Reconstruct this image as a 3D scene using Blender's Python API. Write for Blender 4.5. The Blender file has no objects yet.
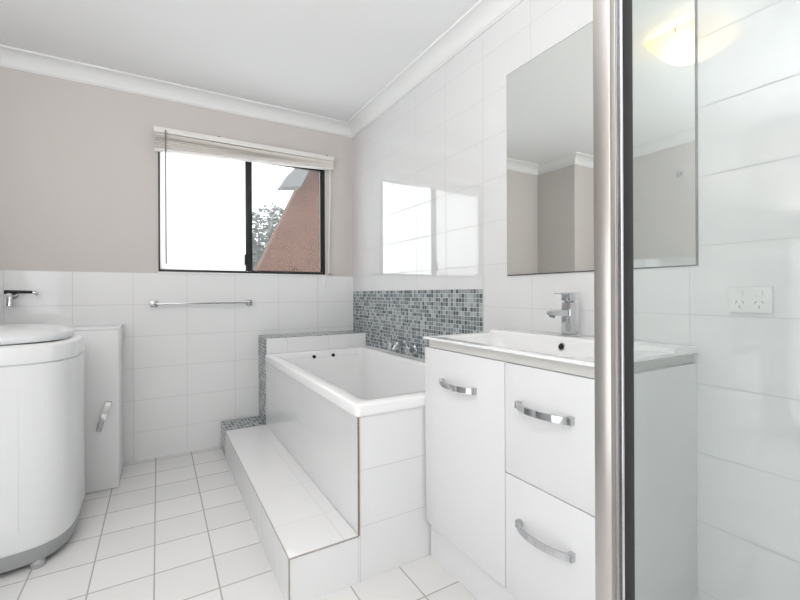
import bpy, bmesh, math, random
from mathutils import Vector, Matrix

random.seed(7)
SC = bpy.context.scene
COL = SC.collection

# ------------------------------------------------------------------ camera
cam_d = bpy.data.cameras.new('camera')
cam_d.sensor_width = 36.0
cam_d.lens = 411.8 / 800.0 * 36.0
cam_d.shift_y = -6.7 / 800.0
cam_d.clip_start = 0.02
cam = bpy.data.objects.new('camera', cam_d)
COL.objects.link(cam)
YAW = math.radians(30.45)
cam.matrix_world = (Matrix.Translation((0, 0, 1.05)) @ Matrix.Rotation(-YAW, 4, 'Z')
                    @ Matrix.Rotation(math.radians(90), 4, 'X') @ Matrix.Rotation(-0.0044, 4, 'Z'))
SC.camera = cam

# ------------------------------------------------------------------ exposure, world, large lights
SC.view_settings.view_transform = 'Standard'
SC.view_settings.look = 'None'
SC.view_settings.gamma = 1.0
SC.view_settings.use_curve_mapping = False
SC.view_settings.exposure = 0.55

world = bpy.data.worlds.new('overcast_sky')
SC.world = world
world.use_nodes = True
wn = world.node_tree.nodes
wn['Background'].inputs['Color'].default_value = (0.95, 0.975, 0.99, 1)
wn['Background'].inputs['Strength'].default_value = 2.4


def area_light(name, loc, rot, sx, sy, power, color):
    d = bpy.data.lights.new(name, 'AREA')
    d.shape = 'RECTANGLE'
    d.size, d.size_y = sx, sy
    d.energy = power
    d.color = color
    o = bpy.data.objects.new(name, d)
    COL.objects.link(o)
    o.location = loc
    o.rotation_euler = rot
    return o


# added fill light aimed up at the ceiling, out of view beside the camera
area_light('added_fill_up', (-0.65, -0.20, 1.52), (math.radians(180 - 15), 0, 0), 0.9, 0.9, 31, (0.94, 0.972, 1.0))
# added low fill light in front of the left wall, out of view
area_light('added_fill_left', (-1.08, 0.25, 0.78), (0, math.radians(-90), 0), 1.3, 1.5, 7.5, (0.94, 0.972, 1.0))


# ------------------------------------------------------------------ materials
def newmat(name):
    m = bpy.data.materials.new(name)
    m.use_nodes = True
    nt = m.node_tree
    return m, nt, nt.nodes['Principled BSDF'], nt.nodes['Material Output']


def pmat(name, col, rough=0.5, metal=0.0, ior=1.5, coat=0.0, noise=0.0, nscale=30.0, bump=0.0):
    """plain surface with a little procedural variation"""
    m, nt, b, out = newmat(name)
    b.inputs['Base Color'].default_value = (*col, 1)
    b.inputs['Roughness'].default_value = rough
    b.inputs['Metallic'].default_value = metal
    b.inputs['IOR'].default_value = ior
    b.inputs['Coat Weight'].default_value = coat
    b.inputs['Coat Roughness'].default_value = 0.03
    if noise or bump:
        tc = nt.nodes.new('ShaderNodeNewGeometry')
        nz = nt.nodes.new('ShaderNodeTexNoise')
        nz.inputs['Scale'].default_value = nscale
        nz.inputs['Detail'].default_value = 3
        nt.links.new(tc.outputs['Position'], nz.inputs['Vector'])
        if noise:
            mx = nt.nodes.new('ShaderNodeMix')
            mx.data_type = 'RGBA'
            mx.inputs[6].default_value = (*[max(0, c * (1 - noise)) for c in col], 1)
            mx.inputs[7].default_value = (*[min(1, c * (1 + noise)) for c in col], 1)
            nt.links.new(nz.outputs['Fac'], mx.inputs[0])
            nt.links.new(mx.outputs[2], b.inputs['Base Color'])
        if bump:
            bp = nt.nodes.new('ShaderNodeBump')
            bp.inputs['Strength'].default_value = bump
            bp.inputs['Distance'].default_value = 0.002
            nt.links.new(nz.outputs['Fac'], bp.inputs['Height'])
            nt.links.new(bp.outputs['Normal'], b.inputs['Normal'])
    return m


def tilemat(name, axes, w, h, u0, v0, cols, grout, mortar=0.0014, rough=0.06, ior=1.6,
            bump=0.4, offset=0.0, wavy=0.0, nscale=6.0):
    """tiles laid on a world grid: axes e.g. 'XZ'; cols is a list of (position, colour) picked per tile"""
    m, nt, b, out = newmat(name)
    N, L = nt.nodes, nt.links
    g = N.new('ShaderNodeNewGeometry')
    sp = N.new('ShaderNodeSeparateXYZ')
    L.new(g.outputs['Position'], sp.inputs[0])
    cb = N.new('ShaderNodeCombineXYZ')
    for i, (a, o0) in enumerate(zip(axes, (u0, v0))):
        s = N.new('ShaderNodeMath')
        s.operation = 'SUBTRACT'
        s.inputs[1].default_value = o0 - 200 * (w, h)[i]
        L.new(sp.outputs[a], s.inputs[0])
        L.new(s.outputs[0], cb.inputs[i])
    br = N.new('ShaderNodeTexBrick')
    br.offset = offset
    br.squash = 1.0
    br.inputs['Scale'].default_value = 1.0
    br.inputs['Brick Width'].default_value = w
    br.inputs['Row Height'].default_value = h
    br.inputs['Mortar Size'].default_value = mortar
    br.inputs['Mortar Smooth'].default_value = 0.1
    br.inputs['Color1'].default_value = (0, 0, 0, 1)
    br.inputs['Color2'].default_value = (1, 1, 1, 1)
    L.new(cb.outputs[0], br.inputs['Vector'])
    rp = N.new('ShaderNodeValToRGB')
    rp.color_ramp.interpolation = 'CONSTANT'
    el = rp.color_ramp.elements
    while len(el) < len(cols):
        el.new(0.5)
    for e, (p, c) in zip(el, cols):
        e.position = p
        e.color = (*c, 1)
    L.new(br.outputs['Color'], rp.inputs[0])
    mx = N.new('ShaderNodeMix')
    mx.data_type = 'RGBA'
    L.new(br.outputs['Fac'], mx.inputs[0])
    L.new(rp.outputs[0], mx.inputs[6])
    mx.inputs[7].default_value = (*grout, 1)
    L.new(mx.outputs[2], b.inputs['Base Color'])
    rr = N.new('ShaderNodeMix')
    rr.data_type = 'FLOAT'
    L.new(br.outputs['Fac'], rr.inputs[0])
    rr.inputs[2].default_value = rough
    rr.inputs[3].default_value = 0.7
    L.new(rr.outputs[0], b.inputs['Roughness'])
    b.inputs['IOR'].default_value = ior
    inv = N.new('ShaderNodeMath')
    inv.operation = 'SUBTRACT'
    inv.inputs[0].default_value = 1.0
    L.new(br.outputs['Fac'], inv.inputs[1])
    hgt = inv.outputs[0]
    if wavy:
        nz = N.new('ShaderNodeTexNoise')
        nz.inputs['Scale'].default_value = nscale
        nz.inputs['Detail'].default_value = 1
        L.new(g.outputs['Position'], nz.inputs['Vector'])
        ma = N.new('ShaderNodeMath')
        ma.operation = 'MULTIPLY_ADD'
        ma.inputs[1].default_value = wavy
        L.new(nz.outputs['Fac'], ma.inputs[0])
        L.new(hgt, ma.inputs[2])
        hgt = ma.outputs[0]
    bp = N.new('ShaderNodeBump')
    bp.inputs['Strength'].default_value = bump
    bp.inputs['Distance'].default_value = 0.0015
    L.new(hgt, bp.inputs['Height'])
    L.new(bp.outputs['Normal'], b.inputs['Normal'])
    return m


def glassmat(name, tint, refl_ior=1.5, haze=0.0):
    """thin clear pane: transparent straight through, fresnel reflection on top"""
    m, nt, b, out = newmat(name)
    N, L = nt.nodes, nt.links
    N.remove(b)
    t = N.new('ShaderNodeBsdfTransparent')
    t.inputs[0].default_value = (*tint, 1)
    gl = N.new('ShaderNodeBsdfGlossy')
    gl.inputs['Roughness'].default_value = 0.0
    gl.inputs['Color'].default_value = (1, 1, 1, 1)
    lw = N.new('ShaderNodeLayerWeight')
    lw.inputs['Blend'].default_value = 0.5
    pw = N.new('ShaderNodeMath')
    pw.operation = 'POWER'
    pw.inputs[1].default_value = 5.0
    L.new(lw.outputs['Facing'], pw.inputs[0])
    fr = N.new('ShaderNodeMath')
    fr.operation = 'MULTIPLY_ADD'
    r0 = ((refl_ior - 1) / (refl_ior + 1)) ** 2
    fr.inputs[1].default_value = 1 - r0
    fr.inputs[2].default_value = r0
    L.new(pw.outputs[0], fr.inputs[0])
    mx = N.new('ShaderNodeMixShader')
    L.new(fr.outputs[0], mx.inputs[0])
    base = t.outputs[0]
    if haze:
        df = N.new('ShaderNodeBsdfDiffuse')
        df.inputs[0].default_value = (0.8, 0.82, 0.82, 1)
        m2 = N.new('ShaderNodeMixShader')
        m2.inputs[0].default_value = haze
        L.new(t.outputs[0], m2.inputs[1])
        L.new(df.outputs[0], m2.inputs[2])
        base = m2.outputs[0]
    L.new(base, mx.inputs[1])
    L.new(gl.outputs[0], mx.inputs[2])
    L.new(mx.outputs[0], out.inputs[0])
    return m


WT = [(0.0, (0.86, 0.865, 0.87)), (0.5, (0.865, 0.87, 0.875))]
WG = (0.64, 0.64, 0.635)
M = {}
M['paint'] = pmat('wall_paint', (0.66, 0.62, 0.595), 0.75, noise=0.015, nscale=3, bump=0.05)
M['ceiling'] = pmat('ceiling_paint', (0.90, 0.90, 0.90), 0.85, noise=0.01, nscale=2)
M['cornice'] = pmat('cornice_plaster', (0.85, 0.85, 0.845), 0.7)
M['wtXZ'] = tilemat('wall_tile_back', 'XZ', 0.3015, 0.202, -0.135, 0.178, WT, WG, wavy=0.3)
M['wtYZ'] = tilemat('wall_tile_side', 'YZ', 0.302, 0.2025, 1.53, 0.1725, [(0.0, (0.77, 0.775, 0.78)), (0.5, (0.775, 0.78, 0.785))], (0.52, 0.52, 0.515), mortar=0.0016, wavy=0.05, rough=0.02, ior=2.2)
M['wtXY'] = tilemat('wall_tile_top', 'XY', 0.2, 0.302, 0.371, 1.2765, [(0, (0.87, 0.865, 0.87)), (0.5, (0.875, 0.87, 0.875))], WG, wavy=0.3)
M['endXZ'] = tilemat('bath_end_tile', 'XZ', 0.302, 0.205, 0.631, 0.2, WT, WG, wavy=0.3)
M['floor'] = tilemat('floor_tile', 'XY', 0.2025, 0.205, -0.0155, 2.007,
                     [(0, (0.80, 0.79, 0.785)), (0.33, (0.82, 0.81, 0.805)), (0.66, (0.785, 0.775, 0.77))],
                     (0.46, 0.43, 0.405), mortar=0.0028, rough=0.32, ior=1.45, bump=0.35, wavy=0.15, nscale=40)
MC = [(0.0, (0.095, 0.112, 0.12)), (0.16, (0.205, 0.235, 0.25)), (0.38, (0.30, 0.335, 0.35)),
      (0.60, (0.42, 0.46, 0.47)), (0.86, (0.16, 0.185, 0.195))]
MG = (0.62, 0.63, 0.62)
for a in ('XZ', 'YZ', 'XY'):
    M['mos' + a] = tilemat('mosaic_' + a.lower(), a, 0.0232, 0.0232, 0.004, 0.0028, MC, MG, mortar=0.0013,
                           rough=0.12, ior=1.5, bump=0.5)
M['white_gloss'] = pmat('white_gloss_lacquer', (0.77, 0.77, 0.78), 0.12, ior=1.5, noise=0.004, nscale=2)
M['ceramic'] = pmat('white_ceramic', (0.83, 0.83, 0.835), 0.06, ior=1.5, noise=0.004, nscale=2)
M['acrylic'] = pmat('white_bath_acrylic', (0.92, 0.92, 0.925), 0.1, ior=1.5, noise=0.004, nscale=2)
M['recess'] = pmat('rail_white_shaded', (0.66, 0.65, 0.62), 0.5, noise=0.01)  # white rail toned down in colour for the shade under the basin top
M['chrome'] = pmat('chrome', (0.58, 0.59, 0.60), 0.07, 1.0, noise=0.01)
M['rail_metal'] = pmat('grey_chrome_rail', (0.40, 0.41, 0.42), 0.22, 1.0, noise=0.02)
M['satin'] = pmat('satin_aluminium', (0.50, 0.475, 0.455), 0.28, 1.0, noise=0.03, nscale=8)
M['bright_alu'] = pmat('bright_aluminium', (0.80, 0.80, 0.81), 0.15, 1.0, noise=0.02)
M['dark_alu'] = pmat('grey_aluminium', (0.22, 0.24, 0.27), 0.25, 1.0, noise=0.02)
M['seal'] = pmat('dark_rubber_seal', (0.022, 0.021, 0.022), 0.6, noise=0.1)
M['black_frame'] = pmat('black_window_frame', (0.012, 0.012, 0.013), 0.4, noise=0.1)
M['black'] = pmat('black_plastic', (0.012, 0.012, 0.012), 0.5, noise=0.1)
M['dark_hole'] = pmat('dark_hole', (0.006, 0.006, 0.006), 0.8, noise=0.1)
M['brown_trim'] = pmat('bare_tile_edge', (0.27, 0.21, 0.175), 0.8, noise=0.4, nscale=25)
M['grey_trim'] = pmat('grey_tile_edge', (0.42, 0.38, 0.35), 0.8, noise=0.2, nscale=25)
M['wm_white'] = pmat('washer_white_enamel', (0.80, 0.815, 0.825), 0.22, noise=0.004, nscale=2)
M['wm_grey'] = pmat('washer_grey_plinth', (0.36, 0.37, 0.375), 0.45, noise=0.02)
M['wm_seam'] = pmat('washer_seam', (0.45, 0.46, 0.47), 0.6, noise=0.02)
M['cab_white'] = pmat('cabinet_white_laminate', (0.82, 0.825, 0.83), 0.25, noise=0.006, nscale=2)
M['cab_grey'] = pmat('brushed_grey_handle', (0.50, 0.50, 0.50), 0.3, 1.0, noise=0.02)
M['blind'] = pmat('cream_blind_slat', (0.86, 0.81, 0.75), 0.5, noise=0.02)
M['blind_rail'] = pmat('cream_blind_rail', (0.82, 0.80, 0.77), 0.45, noise=0.02)
M['cord'] = pmat('white_cord', (0.78, 0.77, 0.74), 0.7, noise=0.02)
M['wand'] = pmat('wand_backlit_grey', (0.22, 0.23, 0.24), 0.3, noise=0.05)  # grey stands in for clear plastic looking dark against the bright window
M['plastic'] = pmat('white_plastic', (0.76, 0.76, 0.75), 0.35, noise=0.01)
M['slot'] = pmat('grey_slot', (0.22, 0.22, 0.22), 0.7, noise=0.05)
M['glass'] = glassmat('shower_glass', (0.905, 0.932, 0.925), 1.4, 0.06)
M['glass_edge'] = pmat('glass_edge', (0.52, 0.60, 0.57), 0.2, noise=0.02)
M['pane'] = glassmat('clear_window_pane', (0.96, 0.97, 0.97), 1.3, 0.10)
M['brick'] = None

# mirror: sharp silver with a faint green-grey cast
M['mirror'] = pmat('silvered_mirror', (0.87, 0.885, 0.86), 0.0, 1.0)
M['mirror_edge'] = pmat('mirror_edge_gap_shadow', (0.12, 0.12, 0.12), 0.5, noise=0.05)

# obscure pane: scatters the daylight
m, nt, b, out = newmat('frosted_window_pane')
nt.nodes.remove(b)
tl = nt.nodes.new('ShaderNodeBsdfTranslucent')
tl.inputs[0].default_value = (0.90, 0.91, 0.91, 1)
gl = nt.nodes.new('ShaderNodeBsdfGlossy')
gl.inputs['Roughness'].default_value = 0.15
df = nt.nodes.new('ShaderNodeBsdfDiffuse')
df.inputs[0].default_value = (0.8, 0.8, 0.8, 1)
mx = nt.nodes.new('ShaderNodeMixShader')
mx.inputs[0].default_value = 0.02
mx2 = nt.nodes.new('ShaderNodeMixShader')
mx2.inputs[0].default_value = 0.05
nt.links.new(tl.outputs[0], mx2.inputs[1])
nt.links.new(df.outputs[0], mx2.inputs[2])
nt.links.new(mx2.outputs[0], mx.inputs[1])
nt.links.new(gl.outputs[0], mx.inputs[2])
nt.links.new(mx.outputs[0], out.inputs[0])
M['frost'] = m

# lamp glass: warm opal, the bulb inside shines through it
m, nt, b, out = newmat('opal_lamp_glass')
nt.nodes.remove(b)
tl = nt.nodes.new('ShaderNodeBsdfTranslucent')
tl.inputs[0].default_value = (0.95, 0.86, 0.66, 1)
df = nt.nodes.new('ShaderNodeBsdfDiffuse')
df.inputs[0].default_value = (0.85, 0.80, 0.68, 1)
tr = nt.nodes.new('ShaderNodeBsdfTransparent')
mx = nt.nodes.new('ShaderNodeMixShader')
mx.inputs[0].default_value = 0.3
nt.links.new(tl.outputs[0], mx.inputs[1])
nt.links.new(df.outputs[0], mx.inputs[2])
nt.links.new(mx.outputs[0], out.inputs[0])
M['opal'] = m

# neighbour's brick wall
m = tilemat('red_brick', 'XZ', 0.24, 0.086, 0, 0, [(0, (0.105, 0.05, 0.034)), (0.4, (0.115, 0.055, 0.037)), (0.75, (0.098, 0.046, 0.031))],
            (0.105, 0.06, 0.045), mortar=0.006, rough=0.9, ior=1.2, bump=0.4, offset=0.5)
M['brick'] = m
M['fascia'] = pmat('grey_roof_metal', (0.12, 0.123, 0.126), 0.6, noise=0.05)
M['leaf'] = pmat('grey_green_leaf', (0.13, 0.145, 0.14), 0.7, noise=0.35, nscale=9)
M['bark'] = pmat('pale_bark', (0.45, 0.43, 0.40), 0.8, noise=0.2)


# ------------------------------------------------------------------ mesh helpers
def box(bm, x0, x1, y0, y1, z0, z1, bev=0.0, seg=2, mat=0):
    r = bmesh.ops.create_cube(bm, size=1.0)
    vs = r['verts']
    for v in vs:
        v.co = Vector((x0 + (v.co.x + .5) * (x1 - x0), y0 + (v.co.y + .5) * (y1 - y0), z0 + (v.co.z + .5) * (z1 - z0)))
    fs = {f for v in vs for f in v.link_faces}
    for f in fs:
        f.material_index = mat
    if bev:
        es = list({e for v in vs for e in v.link_edges})
        bmesh.ops.bevel(bm, geom=es, offset=bev, segments=seg, profile=0.5, affect='EDGES')
    return bm


def tube(bm, pts, rad, seg=12, cap=True):
    """round tube along points; rad is a number or one per point"""
    pts = [Vector(p) for p in pts]
    rads = [rad] * len(pts) if isinstance(rad, (int, float)) else rad
    rings = []
    n_prev = None
    for i, p in enumerate(pts):
        t = (pts[min(i + 1, len(pts) - 1)] - pts[max(i - 1, 0)]).normalized()
        if n_prev is None:
            a = Vector((0, 0, 1)) if abs(t.z) < 0.9 else Vector((1, 0, 0))
            n = t.cross(a).normalized()
        else:
            n = (n_prev - t * n_prev.dot(t)).normalized()
        n_prev = n
        bnm = t.cross(n)
        rings.append([bm.verts.new(p + (n * math.cos(2 * math.pi * k / seg) + bnm * math.sin(2 * math.pi * k / seg)) * rads[i])
                      for k in range(seg)])
    loft(bm, rings, cap)
    return bm


def loft(bm, rings, cap0=True, cap1=None, mat=0):
    if cap1 is None:
        cap1 = cap0
    fs = []
    for a, b2 in zip(rings[:-1], rings[1:]):
        n = len(a)
        for k in range(n):
            fs.append(bm.faces.new((a[k], a[(k + 1) % n], b2[(k + 1) % n], b2[k])))
    if cap0:
        fs.append(bm.faces.new(list(reversed(rings[0]))))
    if cap1:
        fs.append(bm.faces.new(rings[-1]))
    for f in fs:
        f.material_index = mat
    return fs


def rrect(bm, x0, x1, y0, y1, z, r, n=6):
    r = max(0.0005, min(r, (x1 - x0) / 2 - 1e-4, (y1 - y0) / 2 - 1e-4))
    out = []
    for cx, cy, a0 in ((x1 - r, y1 - r, 0), (x0 + r, y1 - r, 90), (x0 + r, y0 + r, 180), (x1 - r, y0 + r, 270)):
        for k in range(n + 1):
            a = math.radians(a0 + 90 * k / n)
            out.append(bm.verts.new((cx + r * math.cos(a), cy + r * math.sin(a), z)))
    return out


def superring(bm, cx, cy, z, a, b, e, n=64):
    out = []
    for k in range(n):
        t = 2 * math.pi * k / n
        c, s = math.cos(t), math.sin(t)
        out.append(bm.verts.new((cx + a * math.copysign(abs(c) ** (2 / e), c), cy + b * math.copysign(abs(s) ** (2 / e), s), z)))
    return out


def bar_path(bm, pts, up, w, t):
    """flat bar (width w along 'up', thickness t) along a planar path"""
    pts = [Vector(p) for p in pts]
    up = Vector(up).normalized()
    rings = []
    for i, p in enumerate(pts):
        d = (pts[min(i + 1, len(pts) - 1)] - pts[max(i - 1, 0)]).normalized()
        n = d.cross(up).normalized()
        rings.append([bm.verts.new(p + up * (w / 2 * su) + n * (t / 2 * sn)) for su, sn in ((1, 1), (1, -1), (-1, -1), (-1, 1))])
    loft(bm, rings)
    return bm


def wpos(o):
    v = Vector((0, 0, 0))
    while o is not None:
        v += o.location
        o = o.parent
    return v


def obj(name, bm, mats, parent=None, smooth=30, label=None):
    me = bpy.data.meshes.new(name)
    bmesh.ops.recalc_face_normals(bm, faces=bm.faces[:])
    off = wpos(parent)
    if off.length:
        bmesh.ops.translate(bm, verts=bm.verts[:], vec=-off)
    bm.to_mesh(me)
    bm.free()
    for mm in (mats if isinstance(mats, (list, tuple)) else [mats]):
        me.materials.append(M[mm])
    if smooth:
        me.shade_smooth()
        me.set_sharp_from_angle(angle=math.radians(smooth))
    o = bpy.data.objects.new(name, me)
    COL.objects.link(o)
    if parent is not None:
        o.parent = parent
    if label:
        o['label'] = label
    return o


def face_mats(o, x=0, y=0, z=0):
    """choose a material slot by the way each face looks"""
    for p in o.data.polygons:
        n = p.normal
        k = max(range(3), key=lambda i: abs(n[i]))
        p.material_index = (x, y, z)[k]
    return o


def NB():
    return bmesh.new()


def bx(*a, **k):
    return box(bmesh.new(), *a, **k)


def thing(name, label, cat, loc=(0, 0, 0), group=None):
    o = bpy.data.objects.new(name, None)
    o.empty_display_size = 0.1
    COL.objects.link(o)
    o.location = loc
    o['label'] = label
    o['category'] = cat
    if group:
        o['group'] = group
    return o


def struct(name, bm, mats, parent=None, smooth=30):
    o = obj(name, bm, mats, parent, smooth)
    o['kind'] = 'structure'
    return o


# ------------------------------------------------------------------ room shell
XR, YB, ZC = 1.373, 3.085, 2.40
XL, YF = -1.15, -0.75          # left wall, wall behind the camera
NX, NY = -0.82, 2.63           # nib of wall at the back left
T = 0.12

struct('floor', bx(XL - T, XR + T, YF - T, YB + T, -0.08, 0.0), 'floor', smooth=0)
struct('ceiling', bx(XL - T, XR + T, YF - T, YB + T, ZC, ZC + 0.08), 'ceiling', smooth=0)

WX0, WX1, WZ0, WZ1 = 0.004, 1.131, 1.198, 2.052    # window opening
bm = NB()
box(bm, NX, WX0, YB + .003, YB + T, 0, ZC)
box(bm, WX1, XR + T, YB + .003, YB + T, 0, ZC)
box(bm, WX0, WX1, YB + .003, YB + T, 0, WZ0)
box(bm, WX0, WX1, YB + .003, YB + T, WZ1, ZC)
wb = struct('wall_back', bm, 'paint', smooth=0)
struct('tile_dado', bx(NX, XR, YB, YB + .004, 0.0, 1.188), 'wtXZ', wb, 0)

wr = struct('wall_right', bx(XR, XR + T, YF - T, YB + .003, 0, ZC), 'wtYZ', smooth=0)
struct('mosaic_splashback', bx(XR - .002, XR + .001, 1.533, YB, 0.655, 1.07), 'mosYZ', wr, 0)

bm = NB()
box(bm, XL - T, XL, YF - T, NY, 0, ZC)
box(bm, XL - T, NX, NY, YB + T, 0, ZC)
wl = struct('wall_left', bm, 'paint', smooth=0)
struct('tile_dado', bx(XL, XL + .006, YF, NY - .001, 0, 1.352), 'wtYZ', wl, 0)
struct('wall_front', bx(XL, XR, YF - T, YF, 0, ZC), 'paint', smooth=0)


def cornice(name, p0, p1, nrm, m0=0, m1=0):
    """cove cornice along a wall; m0/m1 lengthen (+) or mitre (-) the run at depth"""
    p0, p1, nrm = Vector(p0), Vector(p1), Vector(nrm)
    d = (p1 - p0).normalized()
    prof = [(0.0, ZC - .082), (0.006, ZC - .082), (0.010, ZC - .074)]
    for k in range(9):
        a = math.radians(90 * k / 8)
        prof.append((0.088 - 0.074 * math.cos(a), ZC - .074 + .064 * math.sin(a)))
    prof += [(0.090, ZC - .004), (0.090, ZC), (0.0, ZC)]
    b2 = NB()
    rings = []
    for p, s in ((p0, m0), (p1, m1)):
        rings.append([b2.verts.new((p.x + nrm.x * u + d.x * s * u, p.y + nrm.y * u + d.y * s * u, z)) for u, z in prof])
    loft(b2, rings)
    return struct(name, b2, 'cornice', smooth=25)


cornice('trim_1', (NX, YB + .003, 0), (XR, YB + .003, 0), (0, -1, 0), 1, -1)
cornice('trim_2', (XR, YB + .003, 0), (XR, YF, 0), (-1, 0, 0), 1, -1)
cornice('trim_3', (NX, NY, 0), (NX, YB + .003, 0), (1, 0, 0), -1, -1)
cornice('trim_4', (XL, NY, 0), (NX, NY, 0), (0, -1, 0), 1, 1)
cornice('trim_5', (XL, YF, 0), (XL, NY, 0), (1, 0, 0), 1, -1)
cornice('trim_6', (XL, YF, 0), (XR, YF, 0), (0, 1, 0), 1, -1)

# ------------------------------------------------------------------ window
bm = NB()
FY0, FY1 = YB - .004, YB + .05
box(bm, WX0, WX0 + .010, FY0, FY1, WZ0, WZ1)
box(bm, WX1 - .020, WX1, FY0, FY1, WZ0, WZ1)
box(bm, WX0, WX1, FY0, FY1, WZ0, WZ0 + .012)
box(bm, WX0, WX1, FY0, FY1, WZ1 - .022, WZ1)
win = struct('window_1', bm, 'black_frame', smooth=0)
# fixed left light
bm = NB()
box(bm, WX0 + .010, 0.548, YB + .016, YB + .030, WZ0 + .012, WZ0 + .016)
box(bm, WX0 + .010, 0.548, YB + .016, YB + .030, WZ1 - .030, WZ1 - .022)
s1 = struct('fixed_sash', bm, 'black_frame', win, 0)
struct('frosted_pane', bx(WX0 + .009, 0.56, YB + .025, YB + .029, WZ0 + .011, WZ1 - .022), 'frost', s1, 0)
# sliding right sash
bm = NB()
box(bm, 0.542, 0.586, YB + .002, YB + .024, WZ0 + .016, WZ1 - .016, .001)
box(bm, 1.096, 1.116, YB + .002, YB + .024, WZ0 + .016, WZ1 - .016, .001)
box(bm, 0.58, 1.10, YB + .002, YB + .024, WZ0 + .010, WZ0 + .020)
box(bm, 0.58, 1.10, YB + .002, YB + .024, WZ1 - .046, WZ1 - .016)
s2 = struct('sliding_sash', bm, 'black_frame', win, 30)
struct('clear_pane', bx(0.582, 1.098, YB + .011, YB + .015, WZ0 + .02, WZ1 - .04), 'pane', s2, 0)
struct('sash_latch', bx(0.530, 0.548, YB - .012, YB + .004, 1.255, 1.33, .003), 'black_frame', s2)
struct('sash_pull', tube(NB(), [(0.90 + .018 * math.cos(math.radians(a)), YB + .0, WZ0 + .024 + .018 * math.sin(math.radians(a))) for a in range(0, 181, 20)], .003, 8), 'black_frame', s2)
struct('window_sill', bx(WX0 - .002, WX1 + .002, YB - .007, YB + .01, WZ0 - .011, WZ0 - .0005, .002), 'cornice', win)

# ------------------------------------------------------------------ outside
nb = thing('neighbouring_house', 'red brick neighbouring house with raked wall and grey eave, seen through the window', 'house', (1.9, 5.6, 0))
bm = NB()
pts = [(0.55, 0.0), (0.66, 0.36), (1.133, 1.364), (1.80, 2.78), (4.2, 2.78), (4.2, 0.0)]
rings = [[bm.verts.new((x, y, z)) for x, z in pts] for y in (5.6, 5.85)]
loft(bm, rings)
obj('brick_wall', bm, 'brick', nb, 0)
bm = NB()
pts = [(1.37, 2.43), (1.47, 2.60), (1.80, 2.98), (4.3, 2.98), (4.3, 2.80), (1.80, 2.79), (1.64, 2.47)]
rings = [[bm.verts.new((x, y, z)) for x, z in pts] for y in (5.36, 5.598)]
loft(bm, rings)
obj('eave', bm, 'fascia', nb, 0)

tr_ = thing('tree', 'grey green leafy tree beside the brick wall outside the window', 'tree', (2.05, 9.0, 0))
obj('trunk', tube(NB(), [(2.05, 9, -.5), (2.1, 9, .8), (2.0, 9.05, 1.6), (2.05, 9, 2.4), (2.2, 9, 3.0)], [.1, .08, .06, .04, .015], 10), 'bark', tr_)
bm = NB()
for i in range(15000):
    while True:
        p = Vector((random.uniform(-1, 1), random.uniform(-1, 1), random.uniform(-1, 1)))
        if p.length < 1 and (p.length > .35 or random.random() < .4):
            break
    c = Vector((2.15 + p.x * .85, 9.1 + p.y * .8, 1.75 + p.z * 1.25))
    if p.z > .2 and random.random() < .45:
        continue
    q = Matrix.Rotation(random.uniform(0, 6.28), 3, 'Z') @ Matrix.Rotation(random.uniform(0, 3.1), 3, 'X')
    s = random.uniform(.028, .058)
    vs = [bm.verts.new(c + q @ Vector(k)) for k in ((-s, 0, 0), (0, -s * .45, .004), (s, 0, 0), (0, s * .45, .004))]
    bm.faces.new(vs)
fo = obj('foliage', bm, 'leaf', tr_, 0)
fo['kind'] = 'stuff'

# ------------------------------------------------------------------ bath surround and step
BX, BY0, BY1 = 0.625, 1.366, 2.85       # outer bath face, camera-side end, ledge front
STX, STZ, LZ = 0.371, 0.17, 0.752
su = thing('bath_surround', 'white tiled bath surround with grey mosaic ledge against the back wall', 'bath surround', (0.99, 2.2, 0))
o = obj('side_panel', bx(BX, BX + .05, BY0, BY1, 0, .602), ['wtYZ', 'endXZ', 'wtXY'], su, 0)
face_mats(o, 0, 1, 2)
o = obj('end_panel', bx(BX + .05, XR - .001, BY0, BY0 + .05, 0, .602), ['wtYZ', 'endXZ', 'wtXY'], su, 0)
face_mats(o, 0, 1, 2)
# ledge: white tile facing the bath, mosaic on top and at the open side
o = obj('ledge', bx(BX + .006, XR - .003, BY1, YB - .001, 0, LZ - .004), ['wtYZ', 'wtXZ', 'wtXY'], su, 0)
face_mats(o, 0, 1, 2)
bm = NB()
box(bm, BX, XR - .003, BY1 + .004, YB - .001, LZ - .004, LZ)
box(bm, BX, BX + .006, BY1 + .004, YB - .001, 0, LZ - .004)
o = obj('mosaic_border', bm, ['mosYZ', 'mosXZ', 'mosXY'], su, 0, 'grey glass mosaic border along the back wall')
face_mats(o, 0, 1, 2)
obj('corner_trim', bx(BX - .0025, BX + .003, BY0 - .0025, BY0 + .003, STZ + .001, .600), 'brown_trim', su, 0, 'bare brown tile edge up the bath corner')

st = thing('bath_step', 'low white tiled step along the bath side with a mosaic patch at its far end', 'step', (0.5, 2.2, 0))
o = obj('step_body', bx(STX, BX - .001, BY0, BY1, 0, STZ), ['wtYZ', 'endXZ', 'wtXY'], st, 0)
face_mats(o, 0, 1, 2)
o = obj('mosaic_end', bx(STX, BX - .001, BY1 + .0005, YB - .001, 0, STZ), ['mosYZ', 'mosXZ', 'mosXY'], st, 0, 'grey mosaic end of the step')
face_mats(o, 0, 1, 2)
bm = NB()
box(bm, STX - .0015, STX + .003, BY0 - .002, BY0 + .003, 0, STZ + .001)
box(bm, STX + .003, BX, BY0 - .002, BY0 + .002, STZ - .003, STZ + .001)
obj('edge_trim', bm, 'grey_trim', st, 0, 'thin grey brown tile edge on the step corner')
obj('long_edge_trim', bx(STX - .0012, STX + .0015, BY0 + .003, BY1, STZ - .002, STZ + .0008), 'grey_trim', st, 0)

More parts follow.
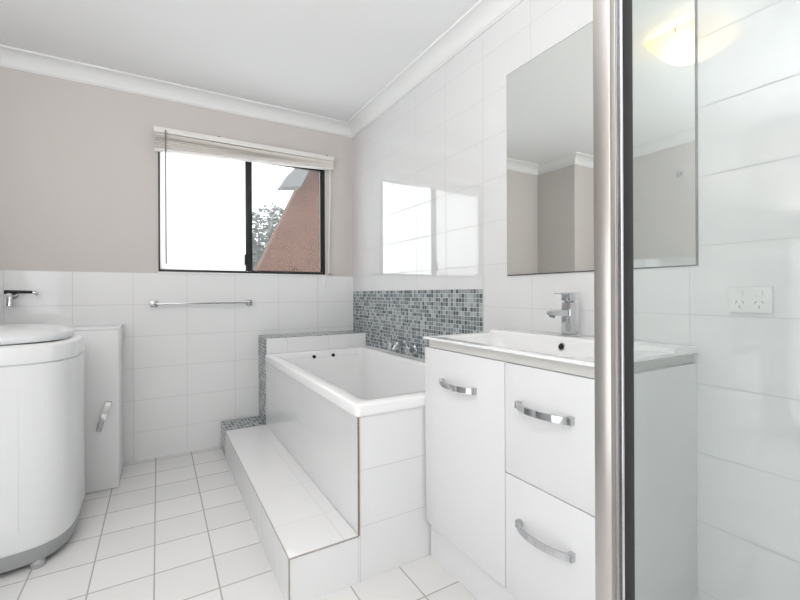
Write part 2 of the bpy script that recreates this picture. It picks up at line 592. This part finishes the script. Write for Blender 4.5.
# ------------------------------------------------------------------ bathtub
tub = thing('bathtub', 'white built-in bathtub with two dark jet holes in its far end', 'bathtub', (0.99, 2.1, 0.6))
bm = NB()
x0, x1, y0, y1 = BX - .008, XR - .004, BY0 - .006, BY1 - .002
Z = .645
rings = [
    rrect(bm, x0 + .09, x1 - .06, y0 + .09, y1 - .08, .17, .09),
    rrect(bm, x0 + .055, x1 - .03, y0 + .06, y1 - .05, .58, .07),
    rrect(bm, x0 + .055, x1 - .03, y0 + .06, y1 - .05, .603, .06),
    rrect(bm, x0, x1, y0, y1, .603, .018),
    rrect(bm, x0, x1, y0, y1, Z - .010, .018),
    rrect(bm, x0 + .003, x1 - .003, y0 + .003, y1 - .003, Z - .003, .017),
    rrect(bm, x0 + .009, x1 - .009, y0 + .009, y1 - .009, Z, .014),
    rrect(bm, x0 + .056, x1 - .046, y0 + .066, y1 - .032, Z, .028),
    rrect(bm, x0 + .064, x1 - .052, y0 + .074, y1 - .038, Z - .004, .03),
    rrect(bm, x0 + .070, x1 - .056, y0 + .080, y1 - .042, Z - .016, .03),
    rrect(bm, x0 + .100, x1 - .068, y0 + .150, y1 - .056, .28, .045),
    rrect(bm, x0 + .125, x1 - .105, y0 + .190, y1 - .090, .225, .09),
    rrect(bm, x0 + .170, x1 - .150, y0 + .240, y1 - .140, .21, .08),
]
loft(bm, rings)
obj('tub_shell', bm, 'acrylic', tub, 40)
for jx in (0.945, 1.087):
    b2 = NB()
    yy = y1 - .050
    tube(b2, [(jx, yy + .008, .607), (jx, yy - .002, .607), (jx, yy - .005, .607)], [.0118, .0118, .0095], 20)
    j = obj('jet_hole', b2, 'dark_hole', tub, 30, 'small dark round jet hole')
b2 = NB()
tube(b2, [(1.0, 1.75, .2105), (1.0, 1.75, .214)], [.03, .026], 24)
obj('waste', b2, 'chrome', tub)

# bath taps on the mosaic wall
bt = thing('bath_tap_set', 'chrome bath taps and spout on the mosaic wall above the tub', 'taps', (XR, 2.2, .71))
tz = .703
for ty in (2.14, 2.36):
    fl = obj('flange', tube(NB(), [(XR - .003, ty, tz), (XR - .012, ty, tz), (XR - .018, ty, tz)], [.026, .026, .016], 20), 'chrome', bt)
    b2 = NB()
    tube(b2, [(XR - .018, ty, tz), (XR - .04, ty, tz), (XR - .05, ty, tz), (XR - .066, ty, tz), (XR - .07, ty, tz)], [.011, .012, .020, .024, .019], 16)
    for k in range(4):
        a = math.radians(45 + 90 * k)
        tube(b2, [(XR - .056, ty, tz), (XR - .056, ty + .033 * math.cos(a), tz + .033 * math.sin(a))], [.008, .006], 8)
    obj('tap_handle', b2, 'chrome', bt)
b2 = NB()
tube(b2, [(XR - .003, 2.25, tz + .02), (XR - .014, 2.25, tz + .02), (XR - .018, 2.25, tz + .02)], [.026, .026, .013], 20)
tube(b2, [(XR - .016, 2.25, tz + .02), (XR - .05, 2.25, tz + .022), (XR - .085, 2.25, tz + .014), (XR - .098, 2.25, tz - .004)], [.012, .012, .012, .011], 16)
obj('spout', b2, 'chrome', bt)

# ------------------------------------------------------------------ vanity
VX, VY0, VY1 = 0.910, 0.605, 1.355
va = thing('bathroom_vanity', 'white gloss bathroom vanity with one door and two drawers', 'vanity', (1.14, 0.98, 0))
bm = NB()
box(bm, VX + .0185, XR - .001, VY0, VY0 + .016, .15, .84, .001)
box(bm, VX + .0185, XR - .001, VY1 - .016, VY1, .15, .84, .001)
box(bm, VX + .0185, XR - .001, VY0 + .016, VY1 - .016, .15, .166)
box(bm, XR - .016, XR - .001, VY0 + .016, VY1 - .016, .166, .84)
obj('carcass', bm, 'white_gloss', va)
obj('kickboard', bx(.939, .955, VY0 + .002, VY1 + .006, 0.001, .15), 'white_gloss', va, 0)
bm = NB()
box(bm, VX + .006, VX + .019, VY0 + .012, VY1 - .022, .8402, .870)
box(bm, VX + .019, XR - .002, VY0 + .012, VY0 + .026, .8402, .870)
box(bm, VX + .019, XR - .002, VY1 - .036, VY1 - .022, .8402, .870)
obj('finger_rail', bm, 'recess', va, 0)


def bow_handle(name, parent, c, half, along, up, out, bow=.026, w=.019, t=.006, mat='chrome'):
    """arched flat bar on two end blocks; c on the door face"""
    c, along, up, out = Vector(c), Vector(along).normalized(), Vector(up).normalized(), Vector(out).normalized()
    b2 = NB()
    pts = []
    for k in range(17):
        s = -1 + 2 * k / 16
        pts.append(c + along * (half * s) + out * (.012 + bow * (1 - s * s) ** .75))
    bar_path(b2, pts, up, w, t)
    for s in (-1, 1):
        rings = []
        for d0 in (0.0, .014, .018):
            q = c + along * (half * s) + out * d0
            hw, hl = (w / 2 + .001, .007) if d0 < .016 else (w / 2 - .001, .005)
            rings.append([b2.verts.new(q + along * (hl * a) + up * (hw * u)) for a, u in ((1, 1), (-1, 1), (-1, -1), (1, -1))])
        loft(b2, rings)
    h = obj(name, b2, mat, parent, 35, 'chrome bow handle' if mat == 'chrome' else None)
    return h


dr = obj('door', bx(VX, VX + .018, .9225, VY1, .15, .838, .0012), 'white_gloss', va)
bow_handle('handle', dr, (VX, 1.143, .724), .088, (0, 1, 0), (0, 0, 1), (-1, 0, 0))
d1 = obj('drawer', bx(VX, VX + .018, VY0, .9195, .5065, .838, .0012), 'white_gloss', va)
bow_handle('handle', d1, (VX, .771, .724), .088, (0, 1, 0), (0, 0, 1), (-1, 0, 0))
d2 = obj('drawer', bx(VX, VX + .018, VY0, .9195, .15, .5035, .0012), 'white_gloss', va)
bow_handle('handle', d2, (VX, .771, .378), .088, (0, 1, 0), (0, 0, 1), (-1, 0, 0))

vt = thing('vanity_basin_top', 'white ceramic basin top resting on the vanity cabinet', 'basin', (1.14, .98, .870))
bm = NB()
cx0, cx1, cy0, cy1 = .896, XR - .001, .597, 1.352
TZ = .880
rings = [
    rrect(bm, 1.005, 1.170, .785, 1.185, TZ - .110, .06),
    rrect(bm, .964, 1.206, .728, 1.242, TZ - .096, .06),
    rrect(bm, .944, 1.228, .692, 1.280, .8702, .05),
    rrect(bm, cx0 + .003, cx1, cy0 + .003, cy1 - .003, .8702, .006),
    rrect(bm, cx0, cx1, cy0, cy1, .8722, .008),
    rrect(bm, cx0, cx1, cy0, cy1, TZ - .004, .008),
    rrect(bm, cx0 + .002, cx1, cy0 + .002, cy1 - .002, TZ, .007),
    rrect(bm, .938, 1.232, .682, 1.290, TZ, .05),
    rrect(bm, .944, 1.228, .688, 1.284, TZ - .004, .05),
    rrect(bm, .954, 1.218, .702, 1.270, TZ - .050, .05),
    rrect(bm, .972, 1.200, .735, 1.235, TZ - .088, .06),
    rrect(bm, 1.01, 1.165, .790, 1.180, TZ - .102, .06),
]
loft(bm, rings)
obj('basin', bm, 'ceramic', vt, 40)
b2 = NB()
rings = [rrect(b2, 1.236, cx1, cy0 + .004, cy1 - .004, TZ - .002, .004), rrect(b2, 1.244, cx1, cy0 + .008, cy1 - .008, TZ + .010, .006),
         rrect(b2, 1.250, cx1, cy0 + .012, cy1 - .012, TZ + .012, .006)]
loft(b2, rings)
obj('tap_deck', b2, 'ceramic', vt, 40)
oc = Vector((1.2245, .962, TZ - .0205))
on = Vector((-.977, 0, .21)).normalized()
b2 = NB()
tube(b2, [oc - on * .006, oc + on * .0015, oc + on * .0025], [.0155, .0155, .0135], 24)
ov = obj('overflow_ring', b2, 'chrome', vt, 30, 'chrome overflow ring')
obj('overflow_hole', tube(NB(), [oc, oc + on * .0031], [.0108, .0108], 20), 'dark_hole', ov, 30)
b2 = NB()
tube(b2, [(1.08, .985, TZ - .1015), (1.08, .985, TZ - .096)], [.024, .020], 24)
obj('waste', b2, 'chrome', vt)

tp = thing('basin_tap', 'square chrome mixer tap standing on the vanity basin top', 'tap', (1.30, .986, TZ + .012))
tx, ty, bz = 1.300, .986, TZ + .0122
obj('base_plate', bx(tx - .025, tx + .025, ty - .025, ty + .025, bz, bz + .006, .001), 'chrome', tp)
obj('body', bx(tx - .0205, tx + .0205, ty - .0205, ty + .0205, bz + .006, bz + .122, .0015), 'chrome', tp)
obj('neck', tube(NB(), [(tx, ty, bz + .121), (tx, ty, bz + .128)], .017, 20), 'dark_alu', tp)
b2 = NB()
box(b2, tx - .0205, tx + .0205, ty - .0205, ty + .0205, bz + .127, bz + .158, .0015)
box(b2, tx - .068, tx - .02, ty - .016, ty + .016, bz + .151, bz + .156, .001)
obj('lever', b2, 'chrome', tp)
b2 = NB()
rings = [[b2.verts.new((tx - d, ty + s * w, bz + z)) for s, z in ((1, z1_), (-1, z1_), (-1, z0_), (1, z0_))]
         for d, w, z0_, z1_ in ((.018, .014, .072, .098), (.035, .014, .073, .097), (.09, .013, .076, .094), (.108, .012, .078, .091))]
loft(b2, rings)
sp_ = obj('spout', b2, 'chrome', tp, 25)
obj('aerator', tube(NB(), [(tx - .094, ty, bz + .078), (tx - .096, ty, bz + .069)], .010, 16), 'dark_alu', sp_)

# ------------------------------------------------------------------ mirror
mi = thing('wall_mirror', 'tall frameless mirror on the tiled wall above the basin', 'mirror', (XR, .983, 1.131))
obj('gap_shadow_border', bx(XR - .004, XR - .0005, .5995, 1.3665, 1.1265, 2.0385), 'mirror_edge', mi, 0)  # dark border stands in for the shadow in the gap behind the mirror
o = obj('glass', bx(XR - .008, XR - .004, .604, 1.362, 1.131, 2.034), ['mirror', 'mirror_edge'], mi, 0)
face_mats(o, 0, 1, 1)

# ------------------------------------------------------------------ power point
pp = thing('power_point', 'white double power point on the tiled wall behind the shower glass', 'power point', (XR, .478, 1.03))
py0, py1, pz0, pz1 = .428, .524, .994, 1.064
obj('plate', bx(XR - .010, XR - .0005, py0, py1, pz0, pz1, .003), 'plastic', pp)
for c in (py0 + .027, py1 - .027):
    obj('switch', bx(XR - .0145, XR - .010, c - .008, c + .008, pz1 - .026, pz1 - .012, .0015), 'plastic', pp)
    b2 = NB()
    for a, dy, dz in ((-25, -.0075, .004), (25, .0075, .004), (0, 0, -.009)):
        mm = Matrix.Translation((XR - .0102, c + dy, pz0 + .024 + dz)) @ Matrix.Rotation(math.radians(a), 4, 'X')
        b3 = bmesh.ops.create_cube(b2, size=1.0, matrix=mm @ Matrix.Diagonal((.0012, .0025, .008, 1)))
    obj('socket', b2, 'slot', pp, 0, 'three grey pin slots')

# ------------------------------------------------------------------ shower screen near the camera
sh = thing('shower_screen', 'framed clear glass shower panel with tall aluminium post in the foreground', 'shower screen', (.48, .30, 0))
ZT = 1.95
PX0, PY0, PY1 = .4585, .2915, .3135
b2 = NB()
box(b2, PX0, PX0 + .0075, PY0 - .001, PY1, .02, ZT, .0008)
obj('post', bx(PX0, PX0 + .0085, PY0, PY1, .02, ZT, .0012), 'satin', sh, 30, 'satin aluminium post')
b2.free()
obj('cover_strip', bx(PX0 + .0090, PX0 + .0134, PY0 - .001, PY1 - .002, .02, ZT, .001), 'satin', sh)
b2 = NB()
tube(b2, [(PX0 + .0168, PY0 + .004, .02), (PX0 + .0168, PY0 + .004, ZT)], .0036, 12)
obj('hinge_rod', b2, 'dark_alu', sh, 40, 'grey hinge groove')
obj('bright_bead', bx(PX0 + .0200, PX0 + .0240, PY0 - .002, PY1 - .004, .02, ZT, .0015), 'bright_alu', sh)
obj('core', bx(PX0 + .006, PX0 + .038, PY0 + .008, PY1 - .001, .02, ZT), 'dark_alu', sh, 0)
obj('seal', bx(PX0 + .0240, PX0 + .0440, PY0 - .002, PY1 - .002, .02, ZT, .001), 'seal', sh, 30, 'black rubber seal')
gx0 = PX0 + .042
obj('glass_panel', bx(gx0, XR - .006, .2985, .3045, .022, ZT - .002), 'glass', sh, 0)
obj('glass_edge_strip', bx(PX0 + .0440, PX0 + .0482, PY0 + .003, PY1 - .006, .022, ZT - .002), 'glass_edge', sh, 0)
obj('wall_channel', bx(XR - .022, XR - .0005, .289, .315, .0, ZT, .001), 'satin', sh)
obj('head_rail', bx(PX0, XR - .022, .289, .314, ZT, ZT + .03, .001), 'satin', sh)
obj('sill_rail', bx(PX0, XR - .022, .285, .318, .0005, .02, .001), 'satin', sh)

# ------------------------------------------------------------------ ceiling light
LX, LY, LH = .335, 1.075, .160
cl = thing('ceiling_light', 'square opal glass ceiling light with metal clips, glowing warm', 'ceiling light', (LX, LY, ZC))
b2 = NB()
rings = [rrect(b2, LX - .09, LX + .09, LY - .09, LY + .09, ZC - .001, .012), rrect(b2, LX - .09, LX + .09, LY - .09, LY + .09, ZC - .022, .012)]
loft(b2, rings)
obj('base', b2, 'plastic', cl)
b2 = NB()
NG = 16
grid = []
for top in (1, 0):
    g = []
    for i in range(NG + 1):
        row = []
        for j in range(NG + 1):
            u, v = -1 + 2 * i / NG, -1 + 2 * j / NG
            z = ZC - .028 - .085 * (1 - u * u) ** .5 * (1 - v * v) ** .5 - (0 if top else .004)
            z -= .02 * (1 - max(abs(u), abs(v)) ** 3)
            row.append(b2.verts.new((LX + LH * u, LY + LH * v, z)))
        g.append(row)
    grid.append(g)
for g in grid:
    for i in range(NG):
        for j in range(NG):
            b2.faces.new((g[i][j], g[i + 1][j], g[i + 1][j + 1], g[i][j + 1]))
edge = [(i, 0) for i in range(NG)] + [(NG, j) for j in range(NG)] + [(i, NG) for i in range(NG, 0, -1)] + [(0, j) for j in range(NG, 0, -1)]
for k in range(len(edge)):
    (a, b_), (c, d) = edge[k], edge[(k + 1) % len(edge)]
    b2.faces.new((grid[0][a][b_], grid[0][c][d], grid[1][c][d], grid[1][a][b_]))
obj('glass_shade', b2, 'opal', cl, 40)
for ang in range(4):
    c, s = (1, 0, -1, 0)[ang], (0, 1, 0, -1)[ang]
    b2 = NB()
    e = LH + .003
    tube(b2, [(LX + c * .088, LY + s * .088, ZC - .012), (LX + c * (e - .02), LY + s * (e - .02), ZC - .016), (LX + c * e, LY + s * e, ZC - .024),
              (LX + c * e, LY + s * e, ZC - .040), (LX + c * (e - .014), LY + s * (e - .014), ZC - .046)], .0035, 8)
    obj('clip', b2, 'dark_alu', cl)
ld = bpy.data.lights.new('lamp_bulb', 'POINT')
ld.energy = 3.0
ld.color = (1.0, 0.90, 0.76)
ld.shadow_soft_size = .035
lo = bpy.data.objects.new('lamp_bulb', ld)
COL.objects.link(lo)
lo.parent = cl
lo.location = (0, 0, -.055)

# ------------------------------------------------------------------ washing machine
WCX, WCY, WA, WB, WE = -.597, 2.330, .298, .298, 3.4
wm = thing('washing_machine', 'white top-loading washing machine with rounded front and grey plinth', 'washing machine', (WCX, WCY, 0))
b2 = NB()
prof = [(.088, .985), (.10, .998), (.40, 1.0), (.785, 1.0)]
loft(b2, [superring(b2, WCX, WCY, z, WA * s, WB * s, WE) for z, s in prof])
obj('body', b2, 'wm_white', wm, 30)
b2 = NB()
loft(b2, [superring(b2, WCX, WCY, z, WA * s, WB * s, WE) for z, s in [(.024, .93), (.030, .95), (.088, .995)]])
obj('plinth', b2, 'wm_grey', wm, 30, 'grey plinth band')
b2 = NB()
loft(b2, [superring(b2, WCX, WCY, z, WA * s, WB * s, WE) for z, s in [(.785, .985), (.788, .985), (.791, 1.004), (.835, 1.004), (.853, .99), (.860, .955), (.862, .90), (.850, .80)]])
obj('top_rim', b2, 'wm_white', wm, 40)
b2 = NB()
loft(b2, [superring(b2, WCX - .005, WCY - .005, z, .272 * s, .268 * s, 2.5) for z, s in
          [(.858, .80), (.8625, .90), (.865, .985), (.876, 1.0), (.890, .985), (.904, .90), (.915, .70), (.921, .4), (.922, .1)]])
obj('lid', b2, 'wm_white', wm, 40)
b2 = NB()
for fx, fy in ((-.405, 2.09), (-.765, 2.09), (-.405, 2.57), (-.765, 2.57)):
    obj('foot', tube(NB(), [(fx, fy, .0005), (fx, fy, .018), (fx, fy, .03)], [.024, .024, .014], 14), 'wm_grey', wm)
b2.free()
# pressed front panel with its seam
b2 = NB()
px = []
for k in range(13):
    x = -.70 + .25 * k / 12
    u = abs((x - WCX) / WA)
    y = WCY - WB * (1 - u ** WE) ** (1 / WE)
    px.append((x, y))
rings = []
for x, y in px:
    rings.append([b2.verts.new((x, y - d, z)) for d, z in ((-.004, .17), (.0018, .17), (.0018, .70), (-.004, .70))])
loft(b2, rings)
obj('front_panel', b2, 'wm_white', wm, 30)

# ------------------------------------------------------------------ laundry cabinet
CX0, CX1, CY0, CZ = -.60, -.186, 2.705, .868
ca = thing('laundry_cabinet', 'narrow white laundry cabinet with a sloping bar handle, behind the washing machine', 'cabinet', (-.39, 2.89, 0))
obj('carcass', bx(CX0, CX1 - .001, CY0 + .019, YB - .001, .001, CZ - .0075, .001), 'cab_white', ca)
cd = obj('door', bx(CX0, CX1, CY0, CY0 + .018, .004, CZ - .008, .0015), 'cab_white', ca)
obj('top_panel', bx(CX0 - .002, CX1 + .001, CY0 - .001, YB - .001, CZ - .007, CZ, .002), 'cab_white', ca)
a = math.radians(17)
bow_handle('handle', cd, (-.251, CY0, .401), .072, (math.sin(a), 0, math.cos(a)), (math.cos(a), 0, -math.sin(a)), (0, -1, 0), bow=.012, w=.024, t=.005, mat='chrome')

# laundry tap on the back wall
lt = thing('laundry_tap', 'small washing machine tap with black lever on the tiled back wall', 'tap', (-.70, YB, 1.06))
obj('flange', tube(NB(), [(-.70, YB - .0005, 1.05), (-.70, YB - .010, 1.05)], [.026, .022], 18), 'chrome', lt)
b2 = NB()
tube(b2, [(-.70, YB - .008, 1.05), (-.70, YB - .07, 1.05)], .012, 14)
tube(b2, [(-.70, YB - .055, 1.05), (-.70, YB - .06, 1.02), (-.70, YB - .065, .99)], [.012, .012, .014], 14)
obj('body', b2, 'chrome', lt)
b2 = NB()
tube(b2, [(-.72, YB - .062, 1.0665), (-.66, YB - .062, 1.0665), (-.603, YB - .062, 1.0655)], [.011, .009, .008], 12)
lv = obj('lever', b2, 'black', lt, 40, 'black lever')
b2 = NB()
tube(b2, [(-.604, YB - .062, 1.0655), (-.592, YB - .062, 1.061), (-.584, YB - .062, 1.052), (-.584, YB - .062, 1.046)], [.0078, .008, .007, .004], 12)
obj('lever_tip', b2, 'chrome', lv, 40, 'clear tip of the lever')

# ------------------------------------------------------------------ towel rail
tw = thing('towel_rail', 'slim chrome towel rail with square ends below the window', 'towel rail', (.27, YB, .99))
for x in (-.022, .558):
    b2 = NB()
    box(b2, x - .021, x + .021, YB - .010, YB - .0005, .969, 1.009, .002)
    box(b2, x - .012, x + .012, YB - .058, YB - .009, .978, 1.000, .002)
    obj('bracket', b2, 'rail_metal', tw)
obj('bar', bx(-.012, .548, YB - .055, YB - .043, .984, .994, .001), 'rail_metal', tw)

# ------------------------------------------------------------------ venetian blind
vb = thing('venetian_blind', 'cream venetian blind pulled up crookedly at the top of the window', 'blind', (.585, YB - .03, 2.1))
HX0, HX1 = -.018, 1.188
hy0, hy1 = YB - .060, YB - .022
obj('headrail', bx(HX0, HX1, hy0 - .003, hy1 + .003, 2.080, 2.115, .003), 'blind_rail', vb)
b2 = NB()
box(b2, HX0, HX1, hy1 + .003, YB + .0025, 2.100, 2.118, .001)
obj('mounting_bracket', b2, 'blind_rail', vb)
for cxx in (.36, 1.13):
    b2 = NB()
    box(b2, cxx - .008, cxx + .008, hy0 - .005, hy1, 2.114, 2.119, .001)
    obj('headrail_clip', b2, 'slot', vb)


def slant_bar(zl, zr, th, y0_, y1_, sag=0.0, crown=.0):
    b3 = NB()
    rings_ = []
    for k in range(13):
        f = k / 12
        x = HX0 + .004 + (HX1 - HX0 - .008) * f
        zc = zl + (zr - zl) * f - sag * math.sin(math.pi * f)
        prof_ = []
        for q in range(5):
            g = q / 4
            prof_.append((y0_ + (y1_ - y0_) * g, zc + th / 2 + crown * (1 - (2 * g - 1) ** 2)))
        for q in range(4, -1, -1):
            g = q / 4
            prof_.append((y0_ + (y1_ - y0_) * g, zc - th / 2 + crown * (1 - (2 * g - 1) ** 2)))
        rings_.append([b3.verts.new((x, y, z)) for y, z in prof_])
    loft(b3, rings_)
    return b3


zl_list = [2.074, 2.069, 2.064, 2.058, 2.050, 2.037, 2.022, 2.008, 1.999, 1.993, 1.988]
zr_list = [2.076, 2.072, 2.068, 2.064, 2.060, 2.056, 2.052, 2.048, 2.044, 2.040, 2.036]
for zl, zr in zip(zl_list, zr_list):
    obj('slat', slant_bar(zl, zr, .0036, hy0 + .002, hy1 - .002, .003, .002), 'blind', vb, 30)
obj('bottom_rail', slant_bar(1.972, 2.024, .017, hy0 + .004, hy1 - .004, .001), 'blind_rail', vb, 30)
for cxx in (.12, .585, 1.06):
    f = (cxx - HX0) / (HX1 - HX0)
    obj('ladder_cord', tube(NB(), [(cxx, hy0, 2.082), (cxx, hy0 - .001, 1.972 + .052 * f)], .0014, 6), 'cord', vb)
b2 = NB()
tube(b2, [(.046, hy0 - .010, 2.095), (.046, hy0 - .010, 2.0), (.046, hy0 - .010, 1.245)], .0042, 8)
obj('tilt_wand', b2, 'wand', vb, 40, 'thin tilt wand with its backlit darkness in the colour')
b2 = NB()
tube(b2, [(1.158, hy0 + .01, 2.082), (1.158, hy0 + .008, 1.8), (1.157, YB - .03, 1.5), (1.155, YB - .02, 1.22)], .0055, 10)
obj('pull_cord', b2, 'cord', vb, 40, 'white pull cord hanging beside the window')
b2 = NB()
tube(b2, [(1.155, YB - .02, 1.222), (1.150, YB - .014, 1.19), (1.135, YB - .012, 1.155), (1.130, YB - .012, 1.10)], [.003, .0022, .0022, .0025], 8)
obj('cord_tail', b2, 'cord', vb, 40)
ck = thing('cord_cleat', 'small metal cord cleat at the lower right corner of the window', 'cleat', (1.175, YB, 1.20))
b2 = NB()
tube(b2, [(1.165, YB + .0015, 1.205), (1.165, YB - .014, 1.205)], .006, 10)
tube(b2, [(1.148, YB - .014, 1.210), (1.165, YB - .014, 1.205), (1.182, YB - .014, 1.203), (1.190, YB - .014, 1.193)], [.0035, .0045, .004, .003], 8)
obj('cleat_body', b2, 'cab_grey', ck)

# ------------------------------------------------------------------ hook seen in the mirror
rh = thing('robe_hook', 'square chrome robe hook high on the left wall, seen in the mirror', 'hook', (XL, 1.83, 2.07))
obj('hook_plate', bx(XL + .0005, XL + .008, 1.805, 1.855, 2.04, 2.09, .002), 'chrome', rh)
b2 = NB()
box(b2, XL + .008, XL + .04, 1.82, 1.84, 2.05, 2.07, .002)
box(b2, XL + .034, XL + .042, 1.82, 1.84, 2.05, 2.09, .002)
obj('hook_peg', b2, 'chrome', rh)
